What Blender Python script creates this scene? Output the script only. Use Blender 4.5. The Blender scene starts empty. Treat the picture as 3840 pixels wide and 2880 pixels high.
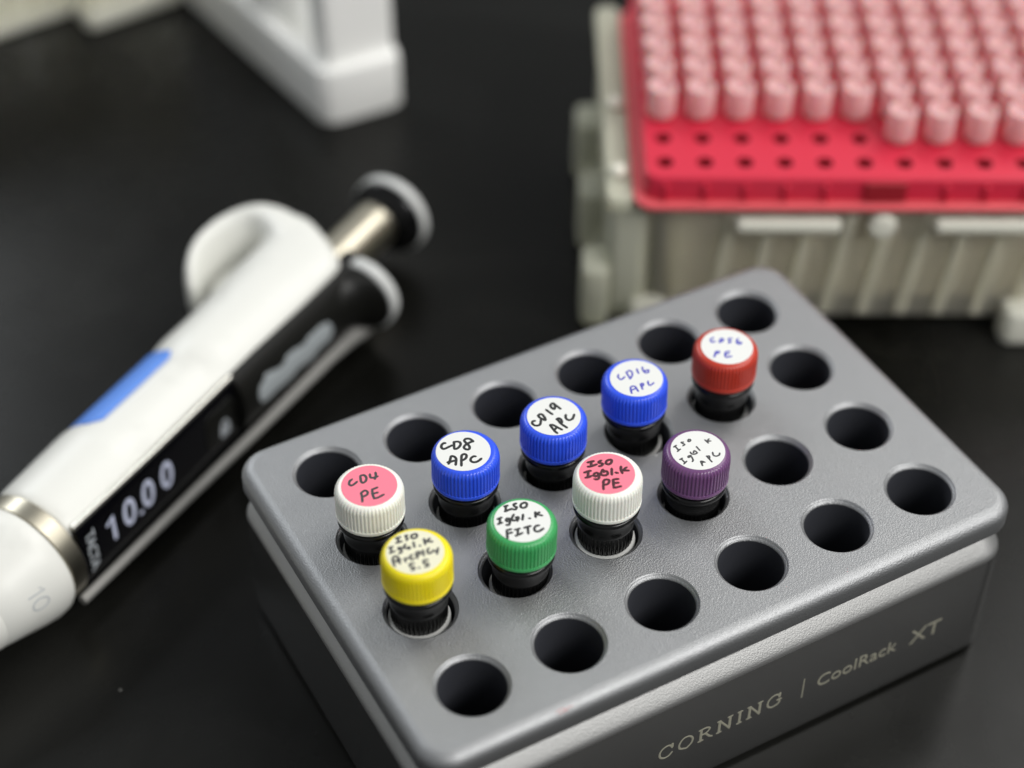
import bpy, bmesh, math, random
from mathutils import Vector, Matrix

MM = 0.00109            # one drawing unit (about a millimetre) in metres
sc = bpy.context.scene
# ------------------------------------------------------------------ camera
cam = bpy.data.cameras.new('camera'); cam_o = bpy.data.objects.new('camera', cam); sc.collection.objects.link(cam_o)
cam.sensor_width = 36; cam.sensor_fit = 'HORIZONTAL'; cam.lens = 67.35; cam.clip_start = .01; cam.clip_end = 20
cam_o.matrix_world = Matrix(((0.873601, 0.330168, -0.357505, -85.861 * MM), (-0.486611, 0.600996, -0.634045, -216.995 * MM), (0.005517, 0.727869, 0.685694, 275.470 * MM), (0, 0, 0, 1)))
cam.dof.use_dof = True; cam.dof.focus_distance = 318 * MM; cam.dof.aperture_fstop = 6.0; cam.dof.aperture_blades = 0
sc.camera = cam_o
# ------------------------------------------------------------------ light
w = bpy.data.worlds.new('World'); sc.world = w; w.use_nodes = True
w.node_tree.nodes['Background'].inputs[0].default_value = (.95, .98, 1, 1)
w.node_tree.nodes['Background'].inputs[1].default_value = .36
def area(name, loc, aim, sx, sy, power, col):
    l = bpy.data.lights.new(name, 'AREA'); l.shape = 'RECTANGLE'; l.size = sx; l.size_y = sy; l.energy = power; l.color = col
    o = bpy.data.objects.new(name, l); sc.collection.objects.link(o); o.location = loc
    o.rotation_euler = (Vector(aim) - Vector(loc)).to_track_quat('-Z', 'Y').to_euler(); return o
AIM = (.04, -.02, .04)
area('ceiling_panel_right', (.95, .10, 1.10), AIM, .9, .6, 9, (1, .985, .95))
area('ceiling_panel_front', (.48, -.92, .95), AIM, 1.0, .36, 13.5, (1, .985, .96))
area('ceiling_panel_back', (-.30, 1.75, 1.30), AIM, .9, .6, 14, (.93, .97, 1))
sc.view_settings.view_transform = 'Standard'; sc.view_settings.look = 'None'
sc.view_settings.exposure = 0; sc.view_settings.gamma = 1; sc.view_settings.use_curve_mapping = False
PIP_P0 = (-45.140, 31.100, 0); PIP_AX = (0.86462, 0.50243, 0)
INK={
 'cd19':{'h': (2, 1), 'z': 12.0, 'dx': -0.2, 'dy': 0.07, 'w': 0.42, 't': [[(-3.38, 0.57), (-3.77, 0.62), (-4.07, 0.25), (-3.98, -0.33), (-3.59, -0.64), (-3.07, -0.63), (-2.6, -0.1), (-2.28, 0.4)], [(-2.29, 1.4), (-1.73, 1.56), (-1.51, 1.04), (-1.57, 0.27), (-1.77, -0.15), (-2.05, 0.34), (-2.26, 0.79), (-2.29, 1.4)], [(-0.37, 1.96), (-0.2, 1.26), (0.02, 0.49)], [(1.2, 1.71), (0.91, 1.46), (0.75, 1.75), (0.72, 2.37), (1.1, 2.77), (1.48, 2.77), (1.46, 2.17), (1.29, 1.79)], [(1.48, 2.7), (1.71, 1.76), (1.88, 0.99)], [(-1.66, -1.61), (-1.67, -2.59), (-1.67, -3.25), (-1.54, -3.83)], [(-1.57, -1.53), (-1.2, -1.79), (-0.87, -2.51), (-0.44, -3.47)], [(-1.63, -2.94), (-0.92, -2.61)], [(0.1, -0.84), (0.15, -1.74), (0.21, -2.44), (0.54, -3.48)], [(0.03, -0.88), (0.47, -0.85), (0.65, -1.35), (0.47, -1.91), (0.14, -2.07), (0.12, -1.46)], [(1.93, -0.71), (1.57, -1.32), (1.59, -1.86), (1.9, -2.14), (2.52, -2.04), (3.21, -1.35)]]},
 'cd8':{'h': (1, 1), 'z': 12.1, 'dx': -0.14, 'dy': 0.04, 'w': 0.42, 't': [[(-1.74, 3.07), (-2.03, 3.19), (-2.48, 2.98), (-2.79, 2.52), (-2.7, 2.03), (-2.24, 1.94), (-1.63, 2.01), (-0.97, 2.06)], [(-0.35, 2.62), (-0.72, 1.92), (-1.06, 1.16)], [(-0.42, 2.62), (0.14, 2.45), (0.46, 2.09), (0.36, 1.6), (-0.16, 1.16), (-0.7, 1.0), (-1.05, 1.12)], [(2.53, 1.18), (2.45, 1.63), (2.24, 2.07), (1.72, 2.31), (1.31, 2.08), (1.31, 1.53), (1.42, 1.02), (1.4, 0.39), (1.15, -0.01), (0.79, -0.04), (0.49, 0.35), (0.55, 0.77), (1.0, 1.07), (1.58, 1.2), (2.13, 1.26), (2.5, 1.24)], [(-3.52, -1.48), (-2.96, -0.89), (-2.42, -0.21), (-2.15, -0.18), (-1.89, -0.54), (-1.91, -1.11), (-2.23, -1.65), (-2.61, -2.25)], [(-3.51, -1.09), (-3.06, -1.2), (-2.58, -1.24), (-2.18, -1.32)], [(-1.87, -2.88), (-1.45, -2.08), (-0.89, -1.05), (-0.53, -0.71), (-0.11, -0.76), (-0.01, -1.18), (-0.4, -1.68), (-0.93, -1.83), (-1.16, -1.79)], [(1.22, -2.08), (0.86, -1.92), (0.29, -2.15), (0.03, -2.63), (0.24, -3.08), (0.71, -3.27), (1.25, -3.21), (1.81, -2.99)]]},
 'pink':{'h': (2, 2), 'z': 14.0, 'dx': -0.35, 'dy': 0.14, 'w': 0.44, 't': [[(-1.49, 3.66), (-0.93, 3.57), (-0.48, 3.46)], [(-0.9, 3.51), (-1.35, 2.83)], [(-1.96, 2.82), (-1.49, 2.64), (-0.86, 2.61), (-0.43, 2.59)], [(0.69, 2.99), (0.23, 2.93), (0.09, 2.7), (0.47, 2.36), (0.45, 2.11), (0.03, 1.94), (-0.28, 2.02)], [(1.86, 2.52), (1.34, 2.41), (1.03, 2.01), (1.27, 1.65), (1.82, 1.71), (2.18, 2.13), (2.11, 2.39), (1.75, 2.54)], [(-3.16, 1.94), (-2.56, 1.92), (-2.05, 1.81)], [(-2.49, 1.83), (-3.18, 0.78)], [(-3.58, 0.86), (-3.04, 0.7), (-2.49, 0.75)], [(-1.24, 0.58), (-1.37, 0.91), (-1.78, 0.97), (-2.12, 0.63), (-1.97, 0.33), (-1.5, 0.37), (-1.22, 0.57), (-1.49, 0.02), (-1.8, -0.33), (-2.18, -0.34), (-2.43, -0.11)], [(-0.17, 1.08), (-0.66, 0.7), (-0.95, 0.33), (-0.84, -0.03), (-0.41, -0.27), (0.0, -0.19), (0.21, 0.22), (0.09, 0.55), (-0.23, 0.55)], [(-0.14, 1.03), (-0.3, 0.5)], [(1.21, 0.54), (0.54, -0.62)], [(1.31, -0.52), (1.58, -0.76)], [(2.79, 0.21), (2.38, -0.45), (2.22, -1.15)], [(3.5, -0.37), (2.65, -0.64)], [(2.61, -0.71), (3.44, -1.16)], [(-2.35, -2.79), (-1.87, -1.94), (-1.35, -1.19), (-0.9, -1.09), (-0.56, -1.36), (-0.63, -1.75), (-1.12, -2.09), (-1.61, -2.04)], [(0.12, -1.73), (-0.33, -2.53), (-0.69, -3.28)], [(0.11, -1.69), (0.53, -1.79), (0.94, -1.97)], [(-0.11, -2.43), (0.55, -2.71)], [(-0.71, -3.31), (-0.11, -3.47), (0.47, -3.57)]]},
 'green':{'h': (1, 2), 'z': 11.8, 'dx': 0.88, 'dy': -0.58, 'w': 0.4, 't': [[(-0.79, 4.09), (-1.25, 3.15)], [(-1.02, 4.13), (-0.45, 4.03)], [(-1.46, 3.1), (-0.71, 3.11), (-0.12, 3.04)], [(0.99, 3.79), (0.54, 3.78), (0.47, 3.31), (0.68, 3.02), (0.32, 2.71), (-0.05, 2.83)], [(2.16, 3.32), (1.63, 3.27), (1.29, 2.77), (1.57, 2.37), (2.1, 2.42), (2.49, 2.89), (2.39, 3.28), (2.12, 3.34)], [(-3.33, 2.19), (-2.58, 2.2)], [(-2.93, 2.13), (-3.42, 1.23)], [(-3.81, 1.2), (-3.02, 1.18)], [(-1.55, 1.37), (-1.93, 1.58), (-2.28, 1.28), (-2.07, 0.99), (-1.57, 1.22), (-1.86, 0.71), (-2.28, 0.27), (-2.7, 0.42)], [(-0.54, 1.83), (-1.14, 1.32), (-1.35, 0.84), (-0.97, 0.63), (-0.35, 0.63), (-0.18, 1.04), (-0.58, 1.1)], [(-0.36, 1.06), (-0.7, 0.32)], [(0.79, 1.1), (0.15, 0.19)], [(1.27, -0.05), (1.39, -0.11)], [(2.8, 0.67), (2.3, -0.32)], [(3.37, 0.35), (2.64, 0.17)], [(2.69, 0.14), (3.41, -0.47)], [(-3.14, -0.59), (-3.49, -1.23), (-3.89, -2.17)], [(-3.17, -0.66), (-2.46, -0.72)], [(-3.48, -1.32), (-2.67, -1.43)], [(-1.96, -1.16), (-1.16, -1.27)], [(-1.55, -1.3), (-2.12, -2.31)], [(-2.51, -2.35), (-1.24, -2.3)], [(-0.47, -1.48), (0.64, -1.59)], [(0.12, -1.64), (-0.51, -2.87)], [(1.9, -2.12), (1.4, -2.01), (0.84, -2.45), (0.82, -3.02), (1.33, -3.22), (2.19, -3.03)]]},
 'yellow':{'h': (0, 2), 'z': 13.7, 'dx': -0.43, 'dy': 0.23, 'w': 0.38, 't': [[(-1.41, 4.06), (-0.63, 3.96)], [(-1.05, 3.95), (-1.39, 3.16)], [(-1.77, 3.12), (-0.86, 3.03)], [(0.51, 3.74), (0.17, 3.77), (0.15, 3.37), (0.24, 3.08), (-0.11, 2.86)], [(1.5, 3.44), (1.04, 3.37), (0.86, 2.89), (1.2, 2.63), (1.69, 2.76), (1.87, 3.24), (1.58, 3.48)], [(-3.23, 2.79), (-2.58, 2.67)], [(-2.97, 2.73), (-3.31, 1.7)], [(-3.6, 1.7), (-2.72, 1.7)], [(-1.53, 1.93), (-1.89, 2.05), (-2.0, 1.71), (-1.66, 1.68), (-1.79, 1.19), (-2.09, 0.95), (-2.35, 1.01)], [(-0.64, 2.17), (-1.16, 1.73), (-0.94, 1.45), (-0.38, 1.38), (-0.34, 1.12), (-0.67, 1.05)], [(0.67, 1.94), (0.36, 0.97)], [(1.19, 0.84), (1.3, 0.78)], [(2.44, 1.78), (2.11, 0.66)], [(3.27, 1.41), (2.46, 1.12)], [(2.46, 1.12), (3.35, 0.63)], [(-3.76, 0.43), (-3.98, -0.25), (-4.1, -1.07)], [(-3.73, 0.49), (-3.19, 0.75), (-2.87, 0.33), (-3.17, -0.14), (-3.71, -0.17)], [(-3.23, -0.27), (-2.83, -0.41), (-2.89, -0.06), (-3.24, -0.42), (-3.11, -0.97)], [(-2.07, -0.43), (-2.22, -1.07)], [(-2.15, -0.7), (-1.64, -0.51)], [(-0.7, -0.3), (-1.14, -0.46), (-1.26, -1.04), (-0.82, -1.11)], [(0.04, -0.23), (-0.33, -1.31)], [(0.04, -0.23), (0.51, -0.24), (0.62, -0.62), (-0.06, -0.89)], [(1.2, -0.3), (0.85, -1.31)], [(2.18, -0.35), (1.74, -0.75), (1.74, -1.32), (2.29, -1.3)], [(2.59, -1.06), (2.86, -1.46)], [(3.51, -1.01), (2.82, -2.0)], [(-1.27, -1.99), (-1.84, -1.83), (-2.03, -2.44), (-1.65, -2.73), (-1.79, -3.13), (-2.22, -3.05)], [(-0.99, -3.18), (-0.9, -3.23)], [(0.94, -2.41), (0.37, -2.25), (0.13, -2.84), (0.59, -3.09), (0.49, -3.51), (-0.05, -3.53)]]},
 'purple':{'h': (3, 2), 'z': 10.8, 'dx': 0.02, 'dy': 0.03, 'w': 0.28, 't': [[(-3.14, 2.55), (-2.58, 2.7)], [(-2.86, 2.63), (-2.84, 1.57)], [(-3.16, 1.38), (-2.46, 1.63)], [(-1.1, 2.8), (-1.49, 2.83), (-1.21, 2.22), (-1.63, 2.08)], [(-0.04, 2.86), (-0.31, 2.55), (-0.06, 2.41), (0.24, 2.62), (0.15, 2.85), (-0.07, 2.83)], [(-3.84, -0.41), (-3.32, -0.34)], [(-3.56, -0.39), (-3.49, -1.42)], [(-3.81, -1.6), (-3.07, -1.29)], [(-1.69, -0.51), (-2.18, -0.43), (-2.3, -0.72), (-1.82, -0.71), (-1.96, -1.54), (-2.27, -1.81)], [(-1.36, 0.21), (-1.38, -0.23), (-1.03, -0.52), (-0.46, -0.47), (-0.59, 0.15), (-1.0, -0.17)], [(0.23, 0.79), (0.25, -0.22)], [(2.36, 1.45), (2.46, 0.57)], [(3.09, 1.32), (2.48, 1.02)], [(2.48, 1.02), (3.07, 0.78)], [(-1.31, -3.42), (-1.0, -2.43), (-0.53, -2.95)], [(-1.15, -2.97), (-0.74, -2.75)], [(0.49, -1.9), (0.54, -3.45)], [(0.49, -1.9), (0.89, -2.11), (0.63, -2.6)], [(1.87, -1.66), (1.62, -2.24), (1.88, -2.66), (2.46, -2.7), (2.82, -2.36)]]},
 'cd4':{'h': (0, 1), 'z': 12.6, 'dx': -0.02, 'dy': -0.01, 'w': 0.4, 't': [[(-1.86, 2.63), (-2.4, 2.4), (-2.74, 1.81), (-2.5, 1.42), (-1.98, 1.48), (-1.37, 1.75)], [(-0.45, 2.38), (-0.75, 1.5), (-0.65, 1.09), (-0.13, 1.15), (0.35, 1.76), (0.33, 2.47), (-0.06, 2.69), (-0.43, 2.54)], [(1.21, 2.25), (1.0, 1.58), (1.4, 1.27), (2.12, 1.23)], [(2.2, 2.15), (1.91, 1.43), (1.46, 0.89)], [(-1.88, -0.83), (-2.16, -1.79), (-2.54, -2.69)], [(-1.88, -0.83), (-1.12, -0.64), (-0.87, -1.12), (-1.18, -1.64), (-2.03, -1.77)], [(0.04, -1.02), (-0.38, -1.99), (-0.54, -2.94)], [(0.04, -1.02), (0.96, -1.01)], [(-0.17, -1.94), (0.51, -2.05)], [(-0.57, -3.0), (0.19, -3.08), (1.17, -2.93)]]},
 'cd16':{'h': (3, 1), 'z': 12.8, 'dx': -0.92, 'dy': 0.63, 'w': 0.3, 't': [[(-2.23, 2.31), (-2.59, 1.83), (-2.57, 1.13), (-2.22, 1.04), (-1.59, 1.28)], [(-0.78, 2.1), (-0.89, 1.09), (-1.04, 0.39)], [(-0.78, 2.1), (-0.02, 2.27), (0.12, 1.61), (-0.33, 0.88), (-1.04, 0.39)], [(1.29, 1.95), (1.08, 1.38), (1.01, 0.83)], [(2.35, 1.86), (2.08, 1.22), (2.03, 0.46), (2.49, 0.21), (2.91, 0.67), (2.55, 0.86), (2.11, 0.81)], [(-2.7, -2.85), (-2.24, -1.66), (-1.67, -1.39), (-1.3, -1.79), (-1.47, -2.95)], [(-2.4, -2.15), (-1.38, -2.13)], [(-0.18, -1.63), (-0.54, -2.88)], [(-0.18, -1.63), (0.27, -1.69), (0.05, -2.15), (-0.34, -2.12)], [(1.31, -1.67), (1.0, -2.28), (1.12, -2.73), (1.95, -2.51)]]},
 'red':{'h': (4, 1), 'z': 12.7, 'dx': -0.07, 'dy': 0.0, 'w': 0.32, 't': [[(-0.82, 3.09), (-1.53, 2.87), (-1.67, 2.23), (-1.1, 2.12)], [(0.19, 2.23), (-0.57, 1.53)], [(0.19, 2.23), (0.53, 1.94), (0.0, 1.52), (-0.57, 1.53)], [(1.96, 1.36), (1.5, 1.51), (1.19, 1.17), (1.36, 0.77), (0.74, 0.6)], [(2.86, 0.76), (2.25, 0.29), (2.05, -0.22), (2.37, -0.59), (2.78, -0.41), (2.51, -0.06), (2.13, -0.05)], [(-3.45, -1.21), (-2.46, -0.26), (-1.95, -0.44), (-2.19, -0.71), (-2.81, -0.67)], [(-0.34, -1.33), (-1.01, -1.16), (-1.65, -1.91), (-1.53, -2.37), (-0.71, -2.52)], [(-1.3, -1.6), (-0.76, -1.74)]]},
}
# ------------------------------------------------------------------ helpers
def mat(name, col, rough=.5, metal=0., **k):
    m = bpy.data.materials.new(name); m.use_nodes = True
    b = m.node_tree.nodes['Principled BSDF']
    b.inputs['Base Color'].default_value = (*col, 1)
    b.inputs['Roughness'].default_value = rough
    b.inputs['Metallic'].default_value = metal
    for kk, v in k.items():
        b.inputs[kk.replace('_', ' ')].default_value = v
    return m

def add_bump(m, scale, strength, dist=.1, detail=4, rough_amt=0., kind='NOISE', mix=None):
    """fine procedural relief (object space) plus optional roughness and colour wear"""
    nt = m.node_tree; b = nt.nodes['Principled BSDF']
    tc = nt.nodes.new('ShaderNodeTexCoord')
    if kind == 'NOISE':
        t = nt.nodes.new('ShaderNodeTexNoise'); t.inputs['Detail'].default_value = detail
        out = t.outputs['Fac']
    else:
        t = nt.nodes.new('ShaderNodeTexVoronoi'); out = t.outputs['Distance']
    t.inputs['Scale'].default_value = scale
    nt.links.new(tc.outputs['Object'], t.inputs['Vector'])
    bp = nt.nodes.new('ShaderNodeBump'); bp.inputs['Strength'].default_value = strength
    bp.inputs['Distance'].default_value = dist * MM
    nt.links.new(out, bp.inputs['Height']); nt.links.new(bp.outputs['Normal'], b.inputs['Normal'])
    if rough_amt:
        t2 = nt.nodes.new('ShaderNodeTexNoise'); t2.inputs['Scale'].default_value = 60; t2.inputs['Detail'].default_value = 6
        nt.links.new(tc.outputs['Object'], t2.inputs['Vector'])
        mr = nt.nodes.new('ShaderNodeMapRange')
        r = b.inputs['Roughness'].default_value
        mr.inputs['To Min'].default_value = r - rough_amt; mr.inputs['To Max'].default_value = r + rough_amt
        nt.links.new(t2.outputs['Fac'], mr.inputs['Value']); nt.links.new(mr.outputs['Result'], b.inputs['Roughness'])
    if mix:
        col2, sc, lo, hi = mix
        t3 = nt.nodes.new('ShaderNodeTexNoise'); t3.inputs['Scale'].default_value = sc; t3.inputs['Detail'].default_value = 5
        nt.links.new(tc.outputs['Object'], t3.inputs['Vector'])
        mr = nt.nodes.new('ShaderNodeMapRange'); mr.inputs['From Min'].default_value = lo; mr.inputs['From Max'].default_value = hi
        nt.links.new(t3.outputs['Fac'], mr.inputs['Value'])
        mx = nt.nodes.new('ShaderNodeMix'); mx.data_type = 'RGBA'
        mx.inputs[6].default_value = b.inputs['Base Color'].default_value; mx.inputs[7].default_value = (*col2, 1)
        nt.links.new(mr.outputs['Result'], mx.inputs[0]); nt.links.new(mx.outputs[2], b.inputs['Base Color'])
    return m

COL = bpy.context.scene.collection
def link_mesh(name, verts, faces, m, parent=None, smooth=35, mats=None, fmat=None):
    """verts in mm, parent-local"""
    me = bpy.data.meshes.new(name)
    me.from_pydata([tuple(c * MM for c in v) for v in verts], [], faces)
    bm = bmesh.new(); bm.from_mesh(me); bmesh.ops.recalc_face_normals(bm, faces=bm.faces[:]); bm.to_mesh(me); bm.free()
    for mm in (mats or [m]): me.materials.append(mm)
    if fmat:
        for p, i in zip(me.polygons, fmat): p.material_index = i
    if smooth:
        me.polygons.foreach_set('use_smooth', [True] * len(me.polygons))
        me.set_sharp_from_angle(angle=math.radians(smooth))
    o = bpy.data.objects.new(name, me); COL.objects.link(o)
    if parent: o.parent = parent
    return o

def thing(name, label, cat, loc=(0, 0, 0), rz=0., group=None, mtx=None):
    o = bpy.data.objects.new(name, None); COL.objects.link(o)
    o.empty_display_size = .005
    o.location = [c * MM for c in loc]; o.rotation_euler = (0, 0, rz)
    if mtx: o.matrix_world = mtx
    o['label'] = label; o['category'] = cat
    if group: o['group'] = group
    return o

def grid(rings, closed=True, cap0=False, cap1=False):
    """loft rings (lists of equal length)"""
    V = [p for r in rings for p in r]; n = len(rings[0]); F = []
    for i in range(len(rings) - 1):
        for j in range(n if closed else n - 1):
            k = (j + 1) % n
            F.append((i * n + j, i * n + k, (i + 1) * n + k, (i + 1) * n + j))
    if cap0: F.append(tuple(range(n)))
    if cap1: F.append(tuple(range((len(rings) - 1) * n, len(rings) * n)))
    return V, F

def lathe(prof, n=64, rib=None, cap0=True, cap1=True):
    """prof: (r,z[,amp]); rib=(count) modulates radius by amp"""
    rings = []
    for p in prof:
        r, z = p[0], p[1]; amp = p[2] if len(p) > 2 else 0
        ring = []
        for i in range(n):
            a = 2 * math.pi * i / n
            rr = r
            if rib and amp:
                c = math.cos(rib * a); rr = r + amp * max(-1, min(1, c * 1.6))
            ring.append((rr * math.cos(a), rr * math.sin(a), z))
        rings.append(ring)
    return grid(rings, True, cap0, cap1)

def rrect(x0, x1, y0, y1, r, n=8):
    pts = []
    for cx, cy, a0 in ((x1 - r, y1 - r, 0), (x0 + r, y1 - r, 90), (x0 + r, y0 + r, 180), (x1 - r, y0 + r, 270)):
        for i in range(n + 1):
            a = math.radians(a0 + 90 * i / n); pts.append((cx + r * math.cos(a), cy + r * math.sin(a)))
    return pts

def box(x0, x1, y0, y1, z0, z1, r=.6, rc=None, n=4):
    """rounded box as V,F: corners rc in plan, edges r top/bottom"""
    rc = max(rc or r, r + .01); rings = []
    for k in range(n + 1):
        a = math.pi / 2 * k / n; d = r * (1 - math.sin(a)); rings.append([(x, y, z0 + r * (1 - math.cos(a))) for x, y in rrect(x0 + d, x1 - d, y0 + d, y1 - d, max(rc - d, .01))])
    for k in range(n, -1, -1):
        a = math.pi / 2 * k / n; d = r * (1 - math.sin(a)); rings.append([(x, y, z1 - r * (1 - math.cos(a))) for x, y in rrect(x0 + d, x1 - d, y0 + d, y1 - d, max(rc - d, .01))])
    return grid(rings, True, True, True)

def join(*vfs):
    V, F = [], []
    for v, f in vfs:
        o = len(V); V += list(v); F += [tuple(i + o for i in q) for q in f]
    return V, F

def xf(vf, fn): return [fn(*v) for v in vf[0]], vf[1]

def catmull(pts, sub=5):
    if len(pts) < 3: return [Vector((*p, 0)) for p in pts]
    P = [Vector((*p, 0)) for p in pts]; P = [2 * P[0] - P[1]] + P + [2 * P[-1] - P[-2]]; out = []
    for i in range(1, len(P) - 2):
        a, b, c, d = P[i - 1:i + 3]
        for k in range(sub):
            t = k / sub
            out.append(.5 * (2 * b + (c - a) * t + (2 * a - 5 * b + 4 * c - d) * t * t + (3 * b - 3 * c + d - a) * t ** 3))
    out.append(P[-2]); return out

def stroke(pts, w, z, h=.035, smooth=True):
    """a flattened round pen stroke lying on plane z (a raised bead of ink)"""
    P = catmull(pts) if smooth else [Vector((*p, 0)) for p in pts]
    if len(P) == 2: P = [P[0], (P[0] + P[1]) / 2, P[1]]
    rnd = random.Random(int(pts[0][0] * 977 + pts[0][1] * 313))
    T = []
    for i in range(len(P)):
        t = (P[min(i + 1, len(P) - 1)] - P[max(i - 1, 0)]); t = t.normalized() if t.length > 1e-6 else Vector((1, 0, 0)); T.append(t)
    seq = [(P[0] - T[0] * w * .42, T[0], .35)] + [(p, t, 1 + .12 * (rnd.random() - .5)) for p, t in zip(P, T)] + [(P[-1] + T[-1] * w * .42, T[-1], .35)]
    rings = []
    for p, t, k in seq:
        nrm = Vector((-t.y, t.x, 0)); ring = []
        for j in range(8):
            a = 2 * math.pi * j / 8
            q = p + nrm * (w / 2 * k * math.cos(a)); ring.append((q.x, q.y, z + h * math.sin(a)))
        rings.append(ring)
    return grid(rings, True, True, True)

def text_vf(s, size, depth=.05, align='CENTER', shear=0., space=1., bold=0.):
    c = bpy.data.curves.new('t', 'FONT'); c.body = s; c.size = size; c.extrude = depth; c.align_x = align; c.align_y = 'CENTER'
    c.shear = shear; c.offset = bold; c.space_character = space; c.resolution_u = 6
    o = bpy.data.objects.new('t', c); COL.objects.link(o)
    dg = bpy.context.evaluated_depsgraph_get(); me = o.evaluated_get(dg).to_mesh()
    V = [tuple(v.co) for v in me.vertices]; F = [tuple(p.vertices) for p in me.polygons]
    o.evaluated_get(dg).to_mesh_clear(); bpy.data.objects.remove(o); bpy.data.curves.remove(c)
    return V, F

def sweep(path, widths, thick, up, n=20, pw=2.6):
    """superelliptic section swept along a planar path; up = direction of width"""
    rings = []
    P = [Vector(p) for p in path]; up = Vector(up)
    for i, p in enumerate(P):
        t = (P[min(i + 1, len(P) - 1)] - P[max(i - 1, 0)]).normalized(); nn = t.cross(up).normalized()
        ring = []
        for j in range(n):
            a = 2 * math.pi * j / n; c, s = math.cos(a), math.sin(a)
            c = math.copysign(abs(c) ** (2 / pw), c); s = math.copysign(abs(s) ** (2 / pw), s)
            ring.append(tuple(p + up * (widths[i] / 2 * c) + nn * (thick[i] / 2 * s)))
        rings.append(ring)
    return grid(rings, True, True, True)

def remesh(o, voxel, smooth_it, fac=.5):
    m = o.modifiers.new('r', 'REMESH'); m.mode = 'VOXEL'; m.voxel_size = voxel * MM
    s = o.modifiers.new('s', 'SMOOTH'); s.iterations = smooth_it; s.factor = fac
    dg = bpy.context.evaluated_depsgraph_get()
    me = bpy.data.meshes.new_from_object(o.evaluated_get(dg)); old = o.data
    o.modifiers.clear(); o.data = me
    me.polygons.foreach_set('use_smooth', [True] * len(me.polygons)); bpy.data.meshes.remove(old)
    return o

# ------------------------------------------------------------------ materials
M = {}
M['table'] = mat('black_resin', (.0042, .0042, .0034), .27, Specular_IOR_Level=.17)
add_bump(M['table'], 900, .05, .05, rough_amt=.06)
M['alu'] = mat('blasted_aluminium', (.34, .345, .352), .52, .92)
add_bump(M['alu'], 3500, .72, .12, detail=1.5, rough_amt=.04, mix=((.35, .355, .36), 45, .45, .75))
M['alu_dark'] = mat('blasted_ledge', (.36, .36, .355), .52, .92)
add_bump(M['alu_dark'], 3500, .55, .12, detail=2)
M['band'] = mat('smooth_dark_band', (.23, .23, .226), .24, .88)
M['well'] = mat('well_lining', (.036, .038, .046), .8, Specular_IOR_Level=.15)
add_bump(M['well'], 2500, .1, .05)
M['gold_ink'] = mat('pale_print', (.31, .30, .235), .5)
M['black'] = mat('black_plastic', (.005, .005, .005), .20, Specular_IOR_Level=.3)
add_bump(M['black'], 700, .05, .04)
M['black_matte'] = mat('satin_black_plastic', (.007, .007, .006), .38, Specular_IOR_Level=.3)
M['screen'] = mat('display_glass', (.002, .002, .003), .1, Specular_IOR_Level=.25)
M['paper'] = mat('vial_label', (.55, .55, .53), .6)
M['white_lbl'] = mat('white_sticker', (.74, .745, .72), .5)
M['cream_lbl'] = mat('cream_sticker', (.76, .74, .56), .5)
M['pink_lbl'] = mat('pink_sticker', (.90, .20, .28), .5)
for k in ('white_lbl', 'cream_lbl', 'pink_lbl'): add_bump(M[k], 350, .04, .05)
M['ink_black'] = mat('black_marker', (.015, .016, .016), .4)
M['ink_grey'] = mat('grey_marker', (.045, .045, .047), .45)
M['ink_blue'] = mat('blue_marker', (.03, .03, .42), .4)
M['ink_red'] = mat('dark_red_marker', (.06, .008, .015), .4)
caps = dict(blue=(.03, .095, .80), green=(.05, .36, .11), yellow=(.86, .72, .008), white=(.86, .86, .79), red=(.50, .042, .022), purple=(.15, .06, .17))
for k, c in caps.items():
    M['cap_' + k] = mat(k + '_cap_plastic', c, .28, Subsurface_Weight=.08, Subsurface_Scale=.001)
    add_bump(M['cap_' + k], 900, .05, .04)
M['pip_white'] = mat('pipette_white', (.76, .76, .715), .42)
add_bump(M['pip_white'], 1200, .07, .04, mix=((.66, .66, .62), 70, .56, .74))
M['pip_grey'] = mat('pipette_grey', (.29, .285, .27), .42)
M['pip_cap'] = mat('pipette_pale_grey', (.56, .57, .56), .4)
M['chrome'] = mat('polished_steel', (.45, .42, .34), .33, 1.)
M['trim'] = mat('chrome_trim', (.62, .61, .56), .2, .9)
M['sticker_blue'] = mat('blue_tape', (.10, .27, .80), .5)
M['digit'] = mat('display_digits', (.30, .32, .40), .5, Emission_Color=(.5, .53, .66, 1), Emission_Strength=.45)
M['print_grey'] = mat('grey_print', (.42, .45, .48), .5)
M['smudge'] = mat('grey_scribble', (.33, .36, .375), .6)
M['stand'] = mat('stand_white', (.90, .90, .875), .45)
add_bump(M['stand'], 500, .05, .05)
M['rack_red'] = mat('red_tray_plastic', (.62, .022, .055), .38, Subsurface_Weight=.1, Subsurface_Scale=.002)
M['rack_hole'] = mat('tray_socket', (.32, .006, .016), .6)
M['rim_pink'] = mat('tray_rim_plastic', (.80, .12, .14), .25)
M['tip'] = mat('frosted_tip', (.90, .58, .58), .5, Transmission_Weight=.3, IOR=1.3, Subsurface_Weight=.5, Subsurface_Scale=.003)
M['clear'] = mat('clear_polypropylene', (.96, .94, .84), .28, Transmission_Weight=.88, IOR=1.2)
M['frost'] = mat('frosted_polypropylene', (.93, .91, .79), .36, Transmission_Weight=.65, IOR=1.2)
M['cream'] = mat('milky_polypropylene', (.88, .87, .76), .35, Transmission_Weight=.2, IOR=1.3)
M['milky'] = mat('aged_polypropylene', (.80, .80, .66), .38, Transmission_Weight=.5, IOR=1.25)
M['inner'] = mat('box_inner_rack', (.86, .79, .68), .6)

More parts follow.
